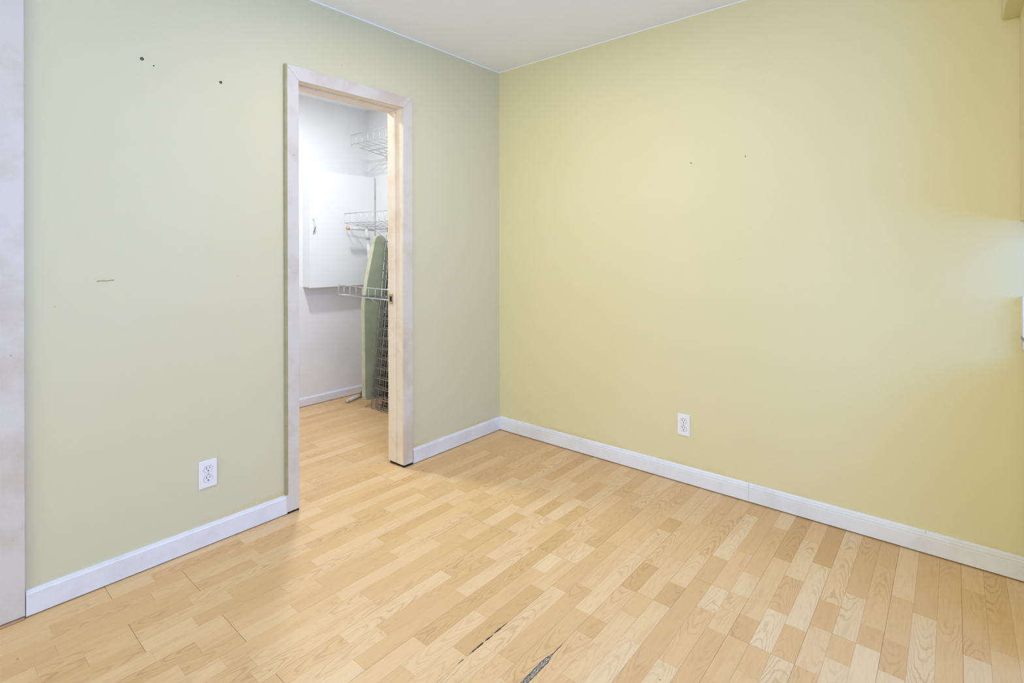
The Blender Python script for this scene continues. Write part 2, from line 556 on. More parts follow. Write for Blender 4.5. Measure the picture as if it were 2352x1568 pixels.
MARKS = {-49:([-0.957],[[-0.845,0.5]]),
    -48:([-0.531],[]),
    -47:([],[[-0.539,-0.6]]),
    -43:([],[[-0.86,-0.5]]),
    -42:([-0.942],[[-1.005,0.3]]),
    -41:([-0.887],[]),
    -37:([-2.207,-2.052,-0.84],[[-2.186,0.3],[-2.091,0.5],[-2.009,-0.5],[-0.896,0.7],[-0.768,-0.6]]),
    -36:([-1.808],[[-2.279,-0.6],[-1.867,-0.5],[-1.762,-0.1],[-1.104,-0.6],[-0.619,-0.4]]),
    -35:([-2.087,-1.724,-1.492,-1.169,-0.854,-0.732],[[-2.356,-0.3],[-2.13,-0.2],[-2.038,0.3],[-1.832,0.4],[-1.766,0.4],[-1.651,-0.6],[-1.573,-0.5],[-1.454,0.3],[-1.199,0.6],[-0.785,0.7]]),
    -34:([-1.765,-0.945,-0.73,-0.613],[[-2.203,-0.4],[-1.828,-0.5],[-1.728,0.5],[-1.02,-0.5],[-0.859,0.3],[-0.669,-0.8],[-0.053,-0.5]]),
    -33:([-2.411,-2.009,-1.573,-1.181,-0.784],[[-2.438,0.4],[-2.376,-0.1],[-2.028,-0.5],[-1.972,0.4],[-1.637,0.5],[-1.53,-0.3],[-1.201,-0.5],[-1.125,0.4],[-0.845,-0.5],[-0.629,0.6],[-0.103,-0.3]]),
    -32:([-2.307,-1.906,-0.675],[[-2.328,-0.6],[-2.261,0.1],[-1.941,0.3],[-1.862,-0.5],[-1.695,-0.4],[-0.611,-0.5]]),
    -31:([-2.037,-1.618,-1.2,-0.816],[[-2.066,0.7],[-2.012,-0.7],[-1.55,0.4],[-1.221,0.6],[-1.138,0.4],[-0.865,0.5],[-0.765,-0.8]]),
    -30:([-2.173,-1.769,-1.352,-1.337,-0.949,-0.187],[[-2.218,0.5],[-1.813,-0.5],[-1.712,0.4],[-1.392,0.3],[-1.239,-0.8],[-1.029,-0.7],[-0.88,0.3],[-0.102,-0.9]]),
    -29:([-2.073,-1.669,-1.255,-0.86,-0.735,-0.526,-0.29],[[-2.146,-0.3],[-2.089,-0.7],[-2.036,0.1],[-1.863,-0.2],[-1.705,0.3],[-1.615,-0.4],[-1.305,-0.5],[-1.187,0.1],[-0.797,-0.6],[-0.648,1],[-0.59,0.6],[-0.401,-0.5]]),
    -28:([-2.137,-1.796,-1.381,-0.964,-0.574,-0.131],[[-2.148,0.3],[-2.099,-0.4],[-1.835,0.6],[-1.824,0.5],[-1.744,-0.6],[-1.423,-0.4],[-1.327,0.4],[-1.009,0.6],[-0.88,0],[-0.397,0.6],[-0.215,0.7],[-0.074,-0.5]]),
    -27:([-2.047,-1.206,-0.846,-0.428],[[-2.083,0.7],[-1.999,-0.7],[-1.978,0.5],[-1.596,0.8],[-1.497,0],[-1.388,0.5],[-1.254,0.7],[-1.173,-0.2],[-0.909,-0.8],[-0.784,0.3],[-0.504,0],[-0.293,-1]]),
    -26:([-1.988,-1.106,-0.754,-0.527,-0.199],[[-1.954,0.5],[-1.156,-0.5],[-1.062,0.2],[-0.869,0.8],[-0.801,0.8],[-0.621,-0.6],[-0.262,0.4],[-0.051,0.5]]),
    -25:([-2.013,-1.173,-0.805,-0.368],[[-2.034,-0.4],[-1.979,0.2],[-1.636,0.6],[-1.417,-0.4],[-1.273,-0.2],[-1.229,0.1],[-1.096,-0.8],[-0.851,-0.7],[-0.733,0.6],[-0.417,0.9],[-0.292,-0.6]]),
    -24:([-1.765,-1.329,-0.944,-0.594,-0.175],[[-1.813,-0.1],[-1.738,0.9],[-1.376,0.7],[-1.262,-0.3],[-1.054,-0.4],[-0.901,0.4],[-0.667,-1],[-0.52,0],[-0.249,0],[-0.084,-0.4]]),
    -23:([-1.665,-0.515,-0.277],[[-1.86,0.4],[-1.706,0.7],[-1.611,-0.6],[-0.573,0.9],[-0.377,-0.8],[-0.226,0.3]]),
    -22:([-1.793,-1.374,-0.965,-0.56,-0.126],[[-1.811,0.9],[-1.809,0.8],[-1.731,-0.5],[-1.409,-0.4],[-1.315,0.4],[-1.052,0.9],[-0.908,-0.1],[-0.639,-0.8],[-0.459,0.7],[-0.208,0.8],[-0.061,-0.2]]),
    -21:([-1.617,-0.967,-0.788,-0.356],[[-1.666,0.2],[-1.561,-1],[-1.287,-0.9],[-1.064,-0.8],[-0.857,-1],[-0.433,0.3],[-0.245,-0.6]]),
    -20:([-1.715,-1.406,-1.091,-0.969,-0.689,-0.272],[[-1.733,-0.3],[-1.503,0.7],[-1.367,0.2],[-1.128,-0.6],[-1.024,1.2],[-0.737,0.3],[-0.634,-0.4],[-0.347,-0.4],[-0.181,0.3]]),
    -19:([-1.566,-1.175,-0.966,-0.82,-0.396],[[-1.607,0.4],[-1.417,-1.1],[-1.22,-1.1],[-1.119,0.3],[-1.047,0.2],[-0.857,1],[-0.771,-1],[-0.515,-0.1],[-0.289,0.6]]),
    -18:([-1.131,-0.741,-0.347],[[-1.217,0.7],[-1.169,0.7],[-1.047,-0.5],[-0.819,-0.4],[-0.671,0.4],[-0.43,-0.5],[-0.174,0.1]]),
    -17:([-1.06,-0.66,-0.253],[[-1.174,-0.5],[-1.112,-0.6],[-1.004,0.3],[-0.741,0.1],[-0.599,-0.5],[-0.387,0.4],[-0.197,-0.4]]),
    -16:([-1.177,-0.76,-0.515,-0.505,-0.391],[[-1.227,-0.4],[-1.099,0.7],[-0.827,0.9],[-0.623,0.6],[-0.578,0.7],[-0.461,-1],[-0.447,-1.3]]),
    -15:([-1.263,-1.174,-0.782,-0.778,-0.363],[[-1.328,0.1],[-1.203,-0.8],[-1.092,0.1],[-1.017,0.4],[-0.89,-1.1],[-0.693,0.4],[-0.559,-0.1],[-0.301,0.9],[-0.017,0.3]]),
    -14:([-1.087,-0.686],[[-1.124,0.5],[-1.03,-0.4],[-1.011,-0.1],[-0.886,0.3],[-0.842,0.4],[-0.299,-0.3]]),
    -13:([-1.19,-0.971,-0.834,-0.573],[[-1.267,1.2],[-1.124,0.4],[-1.036,0.6],[-0.99,1],[-0.907,-1.4],[-0.889,-0.7],[-0.752,0.6],[-0.489,-0.1],[-0.224,-0.1]]),
    -12:([-0.756,-0.563,-0.134],[[-1.182,-0.7],[-1.079,-0.9],[-0.797,-0.5],[-0.698,-0.3],[-0.601,-0.7],[-0.303,1.2],[-0.037,-0.6]]),
    -11:([-1.205,-0.899,-0.467],[[-1.248,0.9],[-1.234,1],[-1.117,0.2],[-1.056,0.3],[-0.936,-0.8],[-0.825,1.2],[-0.796,1.2],[-0.555,0.2],[-0.29,-0.5],[-0.08,-0.4]]),
    -10:([-0.979,-0.597,-0.174],[[-1.051,-0.6],[-0.888,0.6],[-0.783,0.1],[-0.664,1],[-0.422,-0.3],[-0.261,-0.3],[-0.109,0.9]]),
    -9:([-1.182,-0.845,-0.421],[[-1.191,-0.5],[-1.106,0.2],[-0.905,-0.8],[-0.782,0.3],[-0.542,0.3],[-0.285,-1.2]]),
    -8:([-1.097,-0.755,-0.52,-0.21,-0.204],[[-1.05,-0.4],[-0.874,1.4],[-0.604,-0.3],[-0.368,1.2],[-0.316,1],[-0.134,0],[-0.122,0.1]]),
    -7:([-0.799,-0.363],[[-1.014,0.9],[-0.881,-0.5],[-0.737,1.2],[-0.507,1.3],[-0.485,1.3],[-0.211,-1.5],[-0.168,-1.2]]),
    -6:([-0.969,-0.591,-0.176],[[-0.984,-0.4],[-0.897,0.4],[-0.852,0.6],[-0.661,-0.7],[-0.431,0.7],[-0.104,1]]),
    -5:([-0.877,-0.491],[[-0.927,1],[-0.806,-0.3],[-0.602,1],[-0.38,-0.5],[-0.107,-0.6]]),
    -4:([-0.64,-0.216],[[-0.801,1.2],[-0.686,-0.6],[-0.414,0],[-0.1,-0.6]]),
    -3:([-0.833,-0.673,-0.402],[[-0.857,1],[-0.741,-0.7],[-0.503,-0.2],[-0.182,0.8]]),
    -2:([-0.469],[[-0.578,0.9],[-0.285,-0.5]]),
    -1:([-0.454],[[-0.554,-0.1],[-0.234,-0.3]]),
    0:([-0.601,-0.501,-0.195],[[-0.654,0.9],[-0.536,-0.5],[-0.35,-0.3],[-0.064,0.2]]),
    1:([-0.519],[[-0.589,0.2],[-0.241,-0.3]])}

PITCH = .19
X_REF = 2.394
LEN = 1.215
STRIP = PITCH / 3
strip_cache = {}


def strip_mesh(wd, ln):
    key = (round(wd, 4), round(ln, 4))
    if key not in strip_cache:
        bm = bmesh.new()
        add_box(bm, -wd / 2, wd / 2, -ln / 2, ln / 2, -.0022, 0)
        top = [e for e in bm.edges if all(v.co.z > -.001 for v in e.verts)]
        bmesh.ops.bevel(bm, geom=top, offset=.0003, segments=1, affect='EDGES')
        me = mesh_of(bm, 'strip')
        me.materials.append(M['strip'])
        strip_cache[key] = me
    return strip_cache[key]


def in_view(x, y):
    """rough test: does the floor point lie in (or close to) the photographed field"""
    dx, dy = x - CAM[0], y - CAM[1]
    c = -dx * math.sin(YAW) + dy * math.cos(YAW)
    a = dx * math.cos(YAW) + dy * math.sin(YAW)
    if c < 1.05:
        return False
    return abs(a / c) < 1.12


n_strips = 0
for row in range(-21, 2):
    xl = X_REF + row * PITCH
    xr = xl + PITCH
    even = (row % 2 == 0)
    phase = -.752 if even else -.968          # joints of alternate rows
    k0 = math.ceil((-3.4 - phase) / LEN)
    cuts = [phase + k * LEN for k in range(-3, 3)]
    cuts = [c for c in cuts if -3.7 < c < 0] + [0.0]
    lo, hi = max(xl, XB + .001), min(xr, XW)
    if hi - lo < .02:
        continue
    for y0, y1 in zip(cuts, cuts[1:]):
        if xl < -WT and y0 < -2.0 and y1 < -2.0:
            continue
        pts = [(x, y0 + (y1 - y0) * t / 6) for x in (lo, (lo + hi) / 2, hi) for t in range(7)]
        if not any(in_view(*p) for p in pts):
            continue
        cx, cy = (lo + hi) / 2, (y0 + y1) / 2
        pm = bmesh.new()
        add_box(pm, lo - cx + .0004, hi - cx - .0004, y0 - cy + .0004, y1 - cy - .0004, -.0075, -.0012)
        plank = link('plank', mesh_of(pm, 'plank'), 'core', floor)
        plank.location = (cx, cy, 0)
        for s in range(3):
            sx0, sx1 = xl + s * STRIP, xl + (s + 1) * STRIP
            a, b_ = max(sx0, lo), min(sx1, hi)
            if b_ - a < .008:
                continue
            i = row * 3 + s
            js, ts = MARKS.get(i, ([], []))
            inner = []
            for j in js:
                if y0 + .05 < j < y1 - .05 and all(abs(j - q) > .07 for q in inner):
                    inner.append(j)
            inner.sort()
            ends = [y0] + inner + [y1]
            full = [ends[0]]
            for e0, e1 in zip(ends, ends[1:]):
                gap = e1 - e0
                if gap > .62:
                    nadd = max(1, round(gap / .405) - 1)
                    ph = rnd.uniform(-.06, .06)
                    for q in range(1, nadd + 1):
                        full.append(e0 + gap * q / (nadd + 1) + ph)
                full.append(e1)
            for e0, e1 in zip(full, full[1:]):
                tt = [t for (yy, t) in ts if e0 - .01 <= yy <= e1 + .01]
                tone = sum(tt) / len(tt) if tt else rnd.choice((-.6, -.4, -.2, 0, .1, .3, .5, .7))
                gx = .0003 if s == 0 else 0.00012
                gx2 = .0003 if s == 2 else 0.00012
                g0 = .0005 if e0 == y0 else .00012
                g1 = .0005 if e1 == y1 else .00012
                xa, xb2, ya, yb2 = a + gx, b_ - gx2, e0 + g0, e1 - g1
                so = link('strip', strip_mesh(xb2 - xa, yb2 - ya), None, plank)
                so.location = ((xa + xb2) / 2 - cx, (ya + yb2) / 2 - cy, rnd.uniform(-.00012, .00012))
                so.color = (min(1, max(0, .5 + tone * .34)), rnd.choice((0, .25, .5, .8, 1, 1)), rnd.random(), 1)
                n_strips += 1
print('strips', n_strips)

# ------------------------------------------------------------------ baseboards
def bb_profile(x, h, t, z0=.005, style='bevel'):
    """profile in (depth from wall, height)"""
    if style == 'bead':
        return [(0, z0), (t, z0), (t, h * .70), (t - .0015, h * .715), (t - .0015, h * .745), (t - .0005, h * .76), (t - .001, h * .83),
                (t - .004, h * .86), (t - .004, h * .885), (t - .0035, h * .90), (t - .005, h * .955), (t - .009, h), (0, h)]
    if style == 'round':
        return [(0, z0), (t, z0), (t, h * .80), (t - .001, h * .88), (t - .004, h * .95), (t - .008, h), (0, h)]
    return [(0, z0), (t, z0), (t, h * .86), (t - .003, h * .90), (t - .006, h), (0, h)]


def bb_left(name, y0, y1, h=.089, x0=0., t=.013, style='bevel', m='base'):
    return extrude_profile(name, [(x0 + u, v) for u, v in bb_profile(0, h, t, style=style)], 'y', y0, y1, m)


o = bb_left('baseboard_left', -2.394, -1.500)
tag(o, 'white baseboard on the left wall left of the closet doorway', 'baseboard', kind='structure')
o = bb_left('baseboard_left', -.758, -.0)
tag(o, 'short white baseboard between the closet doorway and the room corner', 'baseboard', kind='structure')
br = empty('baseboard_right', (0, 0, 0))
tag(br, 'long white beaded baseboard along the yellow right wall', 'baseboard', kind='structure')
for a, b_ in ((.013, 1.6143), (1.6153, X3 + .010)):
    extrude_profile('board', [(-u, v) for u, v in bb_profile(0, .092, .013, .006, 'bead')], 'x', a, b_, 'base', br)
o = bb_left('baseboard_closet_rear', -2.0, 0, .069, XB, .013, 'round', 'base')
tag(o, 'low white baseboard on the rear closet wall', 'baseboard', kind='structure')
o = extrude_profile('baseboard_closet_right', [(-u, v) for u, v in bb_profile(0, .069, .013, .006, 'round')], 'x', XB + .013, -WT, 'base')
tag(o, 'low white baseboard under the wire shelves in the closet', 'baseboard', kind='structure')

# ------------------------------------------------------------------ closet doorway
dr = empty('door_1', (0, (DOOR_Y0 + DOOR_Y1) / 2, 0))
tag(dr, 'cream painted closet door frame with worn white casing and no door leaf', 'door frame', kind='structure')
oy = dr.location.y
CT = .015
cas_w = .066


def casing_side(y_in, sgn, zb):
    """vertical casing with a mitred top; sgn -1 left, +1 right"""
    bm = bmesh.new()
    yo = y_in + sgn * cas_w
    zt = DOOR_H + cas_w
    prof = [(y_in, DOOR_H), (yo, zt)]
    A = [(0, y_in, zb), (0, yo, zb), (0, yo, zt), (0, y_in, DOOR_H)]
    B = [(CT, y_in, zb), (CT, yo - sgn * .004, zb), (CT, yo - sgn * .004, zt - .004), (CT, y_in, DOOR_H)]
    va = [bm.verts.new((x, y - oy, z)) for x, y, z in A]
    vb = [bm.verts.new((x, y - oy, z)) for x, y, z in B]
    for i in range(4):
        bm.faces.new((va[i], va[(i + 1) % 4], vb[(i + 1) % 4], vb[i]))
    bm.faces.new(va)
    bm.faces.new(vb)
    bmesh.ops.bevel(bm, geom=[e for e in bm.edges if all(v.co.x > CT - .001 for v in e.verts)], offset=.0015, segments=2, affect='EDGES')
    return link('casing', mesh_of(bm, 'casing'), 'casing', dr)


casing_side(DOOR_Y0, -1, .010)
casing_side(DOOR_Y1, 1, .014)
bm = bmesh.new()
zt = DOOR_H + cas_w
A = [(0, DOOR_Y0, DOOR_H), (0, DOOR_Y1, DOOR_H), (0, DOOR_Y1 + cas_w, zt), (0, DOOR_Y0 - cas_w, zt)]
va = [bm.verts.new((x, y - oy, z)) for x, y, z in A]
vb = [bm.verts.new((CT, y - oy + (.004 if i == 3 else -.004 if i == 2 else 0), z - (.004 if i > 1 else 0))) for i, (x, y, z) in enumerate(A)]
for i in range(4):
    bm.faces.new((va[i], va[(i + 1) % 4], vb[(i + 1) % 4], vb[i]))
bm.faces.new(va)
bm.faces.new(vb)
link('casing', mesh_of(bm, 'casing'), 'casing', dr)
# wall paint run onto the outer edge of the left casing
pe = box('painted_edge', .0005, CT + .0006, DOOR_Y0 - cas_w - .0008 - oy, DOOR_Y0 - cas_w + .0105 - oy, .090, zt - .002, 'edge', dr, .0012)
pe['label'] = 'olive yellow paint line on the outer casing edge'
# jambs (with a rebate for the door) and stops
JT = .018
for nm, y0, y1 in (('jamb', DOOR_Y0 - JT, DOOR_Y0), ('jamb', DOOR_Y1, DOOR_Y1 + JT)):
    box(nm, -WT, .001, y0 - oy, y1 - oy, .012, DOOR_H + JT, 'jamb', dr, .001)
box('jamb', -WT, .001, DOOR_Y0 - oy, DOOR_Y1 - oy, DOOR_H, DOOR_H + JT, 'jamb', dr, .001)
ST = .011
box('stop', -WT + .004, -.054, DOOR_Y0 - oy, DOOR_Y0 + ST - oy, .016, DOOR_H, 'jamb', dr, .002)
box('stop', -WT + .004, -.054, DOOR_Y1 - ST - oy, DOOR_Y1 - oy, .018, DOOR_H, 'jamb', dr, .002)
box('stop', -WT + .004, -.054, DOOR_Y0 + ST - oy, DOOR_Y1 - ST - oy, DOOR_H - ST, DOOR_H, 'jamb', dr, .002)
sp = box('strike_plate', -.108, -.068, DOOR_Y1 - ST - .0016 - oy, DOOR_Y1 - ST - oy, .915, .975, 'brass', dr, .0006)
sp['label'] = 'worn brass strike plate'
box('latch_hole', -.098, -.078, DOOR_Y1 - ST - .0020 - oy, DOOR_Y1 - ST - .0010 - oy, .930, .960, 'black', sp)
for z in (.922, .968):
    tube('screw', [(-.088, DOOR_Y1 - ST - .0012 - oy, z), (-.088, DOOR_Y1 - ST - .0026 - oy, z)], .0032, 'brass', sp)
# raw dark gap under the cut-off casing and jamb
gp = boxes('undercut_gap', [(-WT + .006, .010, DOOR_Y1 + .001 - oy, DOOR_Y1 + cas_w - .002 - oy, .0002, .0135),
                            (.0005, .010, DOOR_Y0 - cas_w + .002 - oy, DOOR_Y0 - .001 - oy, .0002, .0098)], 'dark', dr)

# second opening at the left edge: only its casing shows
d2 = empty('trim_1', (0, -2.45, 0))
tag(d2, 'scuffed white door casing running up the left edge of the picture', 'casing', kind='structure')
box('casing', 0, .014, -2.500 + 2.45, -2.396 + 2.45, .010, 2.11, 'casing', d2, .002)
box('jamb', -WT, .001, -2.520 + 2.45, -2.500 + 2.45, 0, 2.04, 'casing', d2)
box('casing', 0, .014, -3.37 + 2.45, -2.501 + 2.45, 2.04, 2.11, 'casing', d2, .002)
box('casing', 0, .014, -3.40 + 2.45, -3.30 + 2.45, 0, 2.039, 'casing', d2, .002)
th = box('threshold', -.09, .020, -3.30 + 2.45, -2.3975 + 2.45, -.001, .0075, 'oak', d2, .003)
th['label'] = 'thin brown wooden threshold strip under the casing'
box('door_leaf', -.075, -.040, -3.298 + 2.45, -2.521 + 2.45, .012, 2.035, 'casing', d2, .002)

# ------------------------------------------------------------------ wall outlets
def stadium(w_, h_, n=10):
    """duplex receptacle face: circle clipped top and bottom"""
    r = w_ / 2
    c = h_ / 2
    pts = []
    a0 = math.asin(min(1, c / r))
    for i in range(n + 1):
        a = -a0 + 2 * a0 * i / n
        pts.append((r * math.cos(a), r * math.sin(a)))
    for i in range(n + 1):
        a = math.pi - a0 + 2 * a0 * i / n
        pts.append((r * math.cos(a), r * math.sin(a)))
    return pts


def poly_prism(name, pts, d0, d1, m, parent, cx=0., cz=0.):
    """outline in (u,z), extruded along local -Y (out of the wall) from d0 to d1"""
    bm = bmesh.new()
    A = [bm.verts.new((u + cx, -d0, z + cz)) for u, z in pts]
    B = [bm.verts.new((u + cx, -d1, z + cz)) for u, z in pts]
    n = len(pts)
    for i in range(n):
        bm.faces.new((A[i], A[(i + 1) % n], B[(i + 1) % n], B[i]))
    bm.faces.new(A)
    bm.faces.new(B)
    return link(name, mesh_of(bm, name), m, parent)


def outlet(loc, rz, label, w_, h_):
    r = empty('wall_outlet', loc, rz)
    tag(r, label, 'outlet', 'duplex wall outlets')
    box('cover_plate', -w_ / 2, w_ / 2, -.0055, 0, -h_ / 2, h_ / 2, 'plate', r, .0018, 3)
    for s in (1, -1):
        cz = s * .0195
        poly_prism('surround_seam', stadium(.0355, .0295), .0050, .0057, 'groove', r, 0, cz)
        rc = poly_prism('receptacle', stadium(.0335, .0275), .0050, .0066, 'recept', r, 0, cz)
        box('slot', -.0078, -.0054, -.0069, -.0060, cz + .0010, cz + .0095, 'black', rc)
        box('slot', .0052, .0074, -.0069, -.0060, cz + .0020, cz + .0090, 'black', rc)
        tube('ground_hole', [(0, -.0060, cz - .0065), (0, -.0069, cz - .0065)], .0027, 'black', rc, 12)
    sc = tube('screw', [(0, -.0050, 0), (0, -.0064, 0)], .0030, 'chrome', r, 12)
    box('screw_slot', -.0026, .0026, -.0067, -.0062, -.0005, .0005, 'black', sc)
    return r


outlet((0, -1.834, .2965), math.pi / 2, 'white duplex wall outlet low on the left wall beside the closet doorway', .0685, .112)
outlet((1.291, 0, .3045), 0, 'white duplex wall outlet low on the yellow right wall', .0665, .111)

# ------------------------------------------------------------------ nail holes, anchors, scuff
def anchor(y, z, r, label, ring=True):
    e = empty('wall_anchor', (0, y, z), math.pi / 2)
    tag(e, label, 'wall anchor' if ring else 'nail hole')
    if ring:
        bm = bmesh.new()
        n = 14
        prev = None
        rings = []
        for k in range(n):
            a = 2 * math.pi * k / n
            rings.append([bm.verts.new((q * math.cos(a), d, q * math.sin(a))) for q, d in ((r, 0), (r * .95, -.0016), (r * .55, -.0016), (r * .5, 0))])
        for k in range(n):
            A_, B_ = rings[k], rings[(k + 1) % n]
            for j in range(3):
                bm.faces.new((A_[j], A_[j + 1], B_[j + 1], B_[j]))
        link('collar', mesh_of(bm, 'collar'), 'hole', e)
        tube('bore', [(0, 0, 0), (0, -.0006, 0)], r * .52, 'anchor', e, 12)
    else:
        tube('bore', [(0, 0, 0), (0, -.0006, 0)], r, 'hole', e, 10)
    return e


anchor(-2.0613, 1.9578, .0062, 'grey plastic wall anchor high on the left wall, the leftmost')
anchor(-2.0228, 1.9414, .0026, 'tiny dark nail hole just right of the leftmost wall anchor', False)
anchor(-1.7793, 1.9365, .0056, 'grey plastic wall anchor high on the left wall nearer the doorway')


def chip(x, z, pts, label):
    e = empty('nail_hole', (x, 0, z))
    tag(e, label, 'nail hole')
    for u, v, r in pts:
        tube('pit', [(u, 0, v), (u, -.0006, v)], r, 'hole', e, 8)


chip(1.3319, 1.6734, ((-.0025, .0015, .0022), (.002, -.001, .0022), (.004, -.005, .0012)), 'pair of tiny dark nail holes on the right wall, nearer the corner')
chip(1.6009, 1.6756, ((-.001, .004, .0018), (0, 0, .0016), (.001, -.003, .0018)), 'small dark vertical nail tear on the right wall, farther from the corner')
bm = bmesh.new()
pts = []
for k in range(13):
    t = k / 12
    pts.append((t * .052, .0008 * math.sin(t * 9) + t * .002))
top = [bm.verts.new((u, -.0004, v + .0012 + .0007 * math.sin(u * 400))) for u, v in pts]
bot = [bm.verts.new((u, -.0004, v - .0010 - .0006 * math.sin(u * 300))) for u, v in pts]
top2 = [bm.verts.new((u, 0, v + .0014)) for u, v in pts]
bot2 = [bm.verts.new((u, 0, v - .0012)) for u, v in pts]
for k in range(12):
    bm.faces.new((top[k], top[k + 1], bot[k + 1], bot[k]))
    bm.faces.new((top2[k], top2[k + 1], top[k + 1], top[k]))
    bm.faces.new((bot[k], bot[k + 1], bot2[k + 1], bot2[k]))
sc = link('scuff_mark', mesh_of(bm, 'scuff_mark'), 'scuff')
sc.location = (0, -2.2016, 1.112)
sc.rotation_euler = (0, 0, math.pi / 2)
tag(sc, 'thin horizontal brown scuff on the left wall', 'scuff')

# ------------------------------------------------------------------ closet: wall cabinet
cb = empty('wall_cabinet', (XB, -.30, .938))
tag(cb, 'white flat door cabinet hung on the rear closet wall', 'cabinet')
CH, CD = .905, .092
bm = bmesh.new()
add_box(bm, 0, CD, -.30, .298, 0, CH)
bmesh.ops.bevel(bm, geom=bm.edges[:], offset=.0015, segments=1, affect='EDGES')
link('body', mesh_of(bm, 'body'), 'cabinet', cb)
cdoor = box('door', CD + .002, CD + .020, -.302, .291, -.004, CH + .004, 'cabinet', cb, .0015)
hz = .475
bm = bmesh.new()
arc = []
for k in range(9):
    t = k / 8
    arc.append((CD + .020 + .024 * math.sin(math.pi * t) ** .7, -.272, hz - .05 + .10 * t))
add_tube(bm, arc, [.004, .0045, .006, .007, .0075, .007, .006, .0045, .004], 10)
hd = link('handle', mesh_of(bm, 'handle', True), 'chrome', cdoor)
for z in (hz - .055, hz + .055):
    bm = bmesh.new()
    bmesh.ops.create_uvsphere(bm, u_segments=10, v_segments=6, radius=.0075)
    bmesh.ops.scale(bm, vec=(.5, 1, 1.2), verts=bm.verts)
    bmesh.ops.translate(bm, vec=(CD + .021, -.272, z), verts=bm.verts)
    link('handle_foot', mesh_of(bm, 'handle_foot', True), 'chrome', cdoor)
for z in (.12, .72):
    tube('hinge', [(CD + .012, .2945, z), (CD + .012, .2945, z + .05)], .0032, 'groove', cb, 8)

# ------------------------------------------------------------------ closet: tilted wire shelves
def wire_shelf(x_far, y_lip, z_lip, tilt, roll_, label, y_back=0., lip=.075):
    """shelf hung on the side wall y=0; lip towards -y; x_far is its end next to the rear wall"""
    length = .76
    r = empty('wire_shelf', (x_far, 0, z_lip))
    tag(r, label, 'wire shelf', 'tilted wire shelves in the closet')
    D_ = y_back - y_lip - .012

    def P(u, d, h):
        # u along +x, d from lip (0) to wall (D_), h above the deck
        ang = math.radians(tilt)
        y = y_lip + d * math.cos(ang) + h * math.sin(ang) * .0
        z = -d * math.sin(ang) + h + u * roll_
        return (u, y, z)
    wr = .0021
    mat_ = 'wire'
    tube('lip_rail', [P(0, 0, lip), P(length, 0, lip)], .0034, mat_, r, 6)
    tube('deck_rail', [P(0, 0, 0), P(length, 0, 0)], .0030, mat_, r, 6)
    tube('end_rail', [P(0, 0, 0), P(0, D_, 0)], .0030, mat_, r, 6)
    tube('end_rail', [P(length, 0, 0), P(length, D_, 0)], .0030, mat_, r, 6)
    for k in range(1, 4):
        tube('long_wire', [P(0, D_ * k / 4, -.003), P(length, D_ * k / 4, -.003)], wr if k != 2 else .0030, mat_, r, 6)
    tube('back_rail', [P(0, D_, 0), P(length, D_, 0)], .0030, mat_, r, 6)
    n = 10
    proto = None
    for k in range(n + 1):
        u = length * k / n
        if proto is None:
            bm_ = bmesh.new()
            add_tube(bm_, [P(0, 0, lip), P(0, -.0005, .008), P(0, .008, 0), P(0, D_, 0)], wr, 6)
            proto = mesh_of(bm_, 'cross_wire', True)
            proto.materials.append(M[mat_])
        o_ = link('cross_wire', proto, None, r)
        o_.location = (u, 0, u * roll_)
    # clips at the back and the diagonal brace under the deck
    for u in (.12, .62):
        p_ = P(u, D_, 0)
        box('wall_clip', u - .008, u + .008, y_back - .020, y_back, p_[2] - .012, p_[2] + .010, 'wire', r, .001)
        q = P(u, D_ * .55, -.004)
        yb_ = y_back - (.022 if y_back < 0 else 0)
        tube('brace', [q, (u, yb_ - .006, p_[2] - .11)], .0026, mat_, r, 6)
        box('wall_clip', u - .006, u + .006, yb_ - .010, yb_, p_[2] - .120, p_[2] - .100, 'wire', r, .001)
    return r


wire_shelf(-1.262, -.34, 2.057, 8, -.004, 'tilted zinc wire shelf near the ceiling of the closet, topmost of three')
wire_shelf(-1.351, -.34, 1.444, 8, -.004, 'tilted zinc wire shelf above the ironing board, middle of three')
wire_shelf(-1.100, -.553, .899, 6.0, -.012, 'zinc wire shelf hooked on the leaning grid level with the door strike, lowest of three', -.196, .069)

# ------------------------------------------------------------------ closet: ironing board
ib = empty('ironing_board', (-1.115, -.168, 0))
tag(ib, 'sage green covered ironing board standing on end behind the wire grids', 'ironing board')
ih0, ih1 = .062, 1.347
BT = .034
LEAN = .012     # leans towards the rear wall


def ib_half(z):
    """half width of the board at height z"""
    tab = ((0, .163), (.80, .163), (.865, .153), (.99, .134), (1.094, .109), (1.23, .076), (1.29, .062), (1.317, .053), (1.333, .040), (1.342, .025), (1.3455, .012), (1.347, .0005))
    wv = .0005
    for (z0, w0), (z1, w1) in zip(tab, tab[1:]):
        if z0 <= z <= z1:
            wv = w0 + (w1 - w0) * (z - z0) / (z1 - z0)
            break
    if z < ih0 + .03:
        wv -= .03 - math.sqrt(max(0, .03 ** 2 - (ih0 + .03 - z) ** 2))
    return max(wv, .0005)


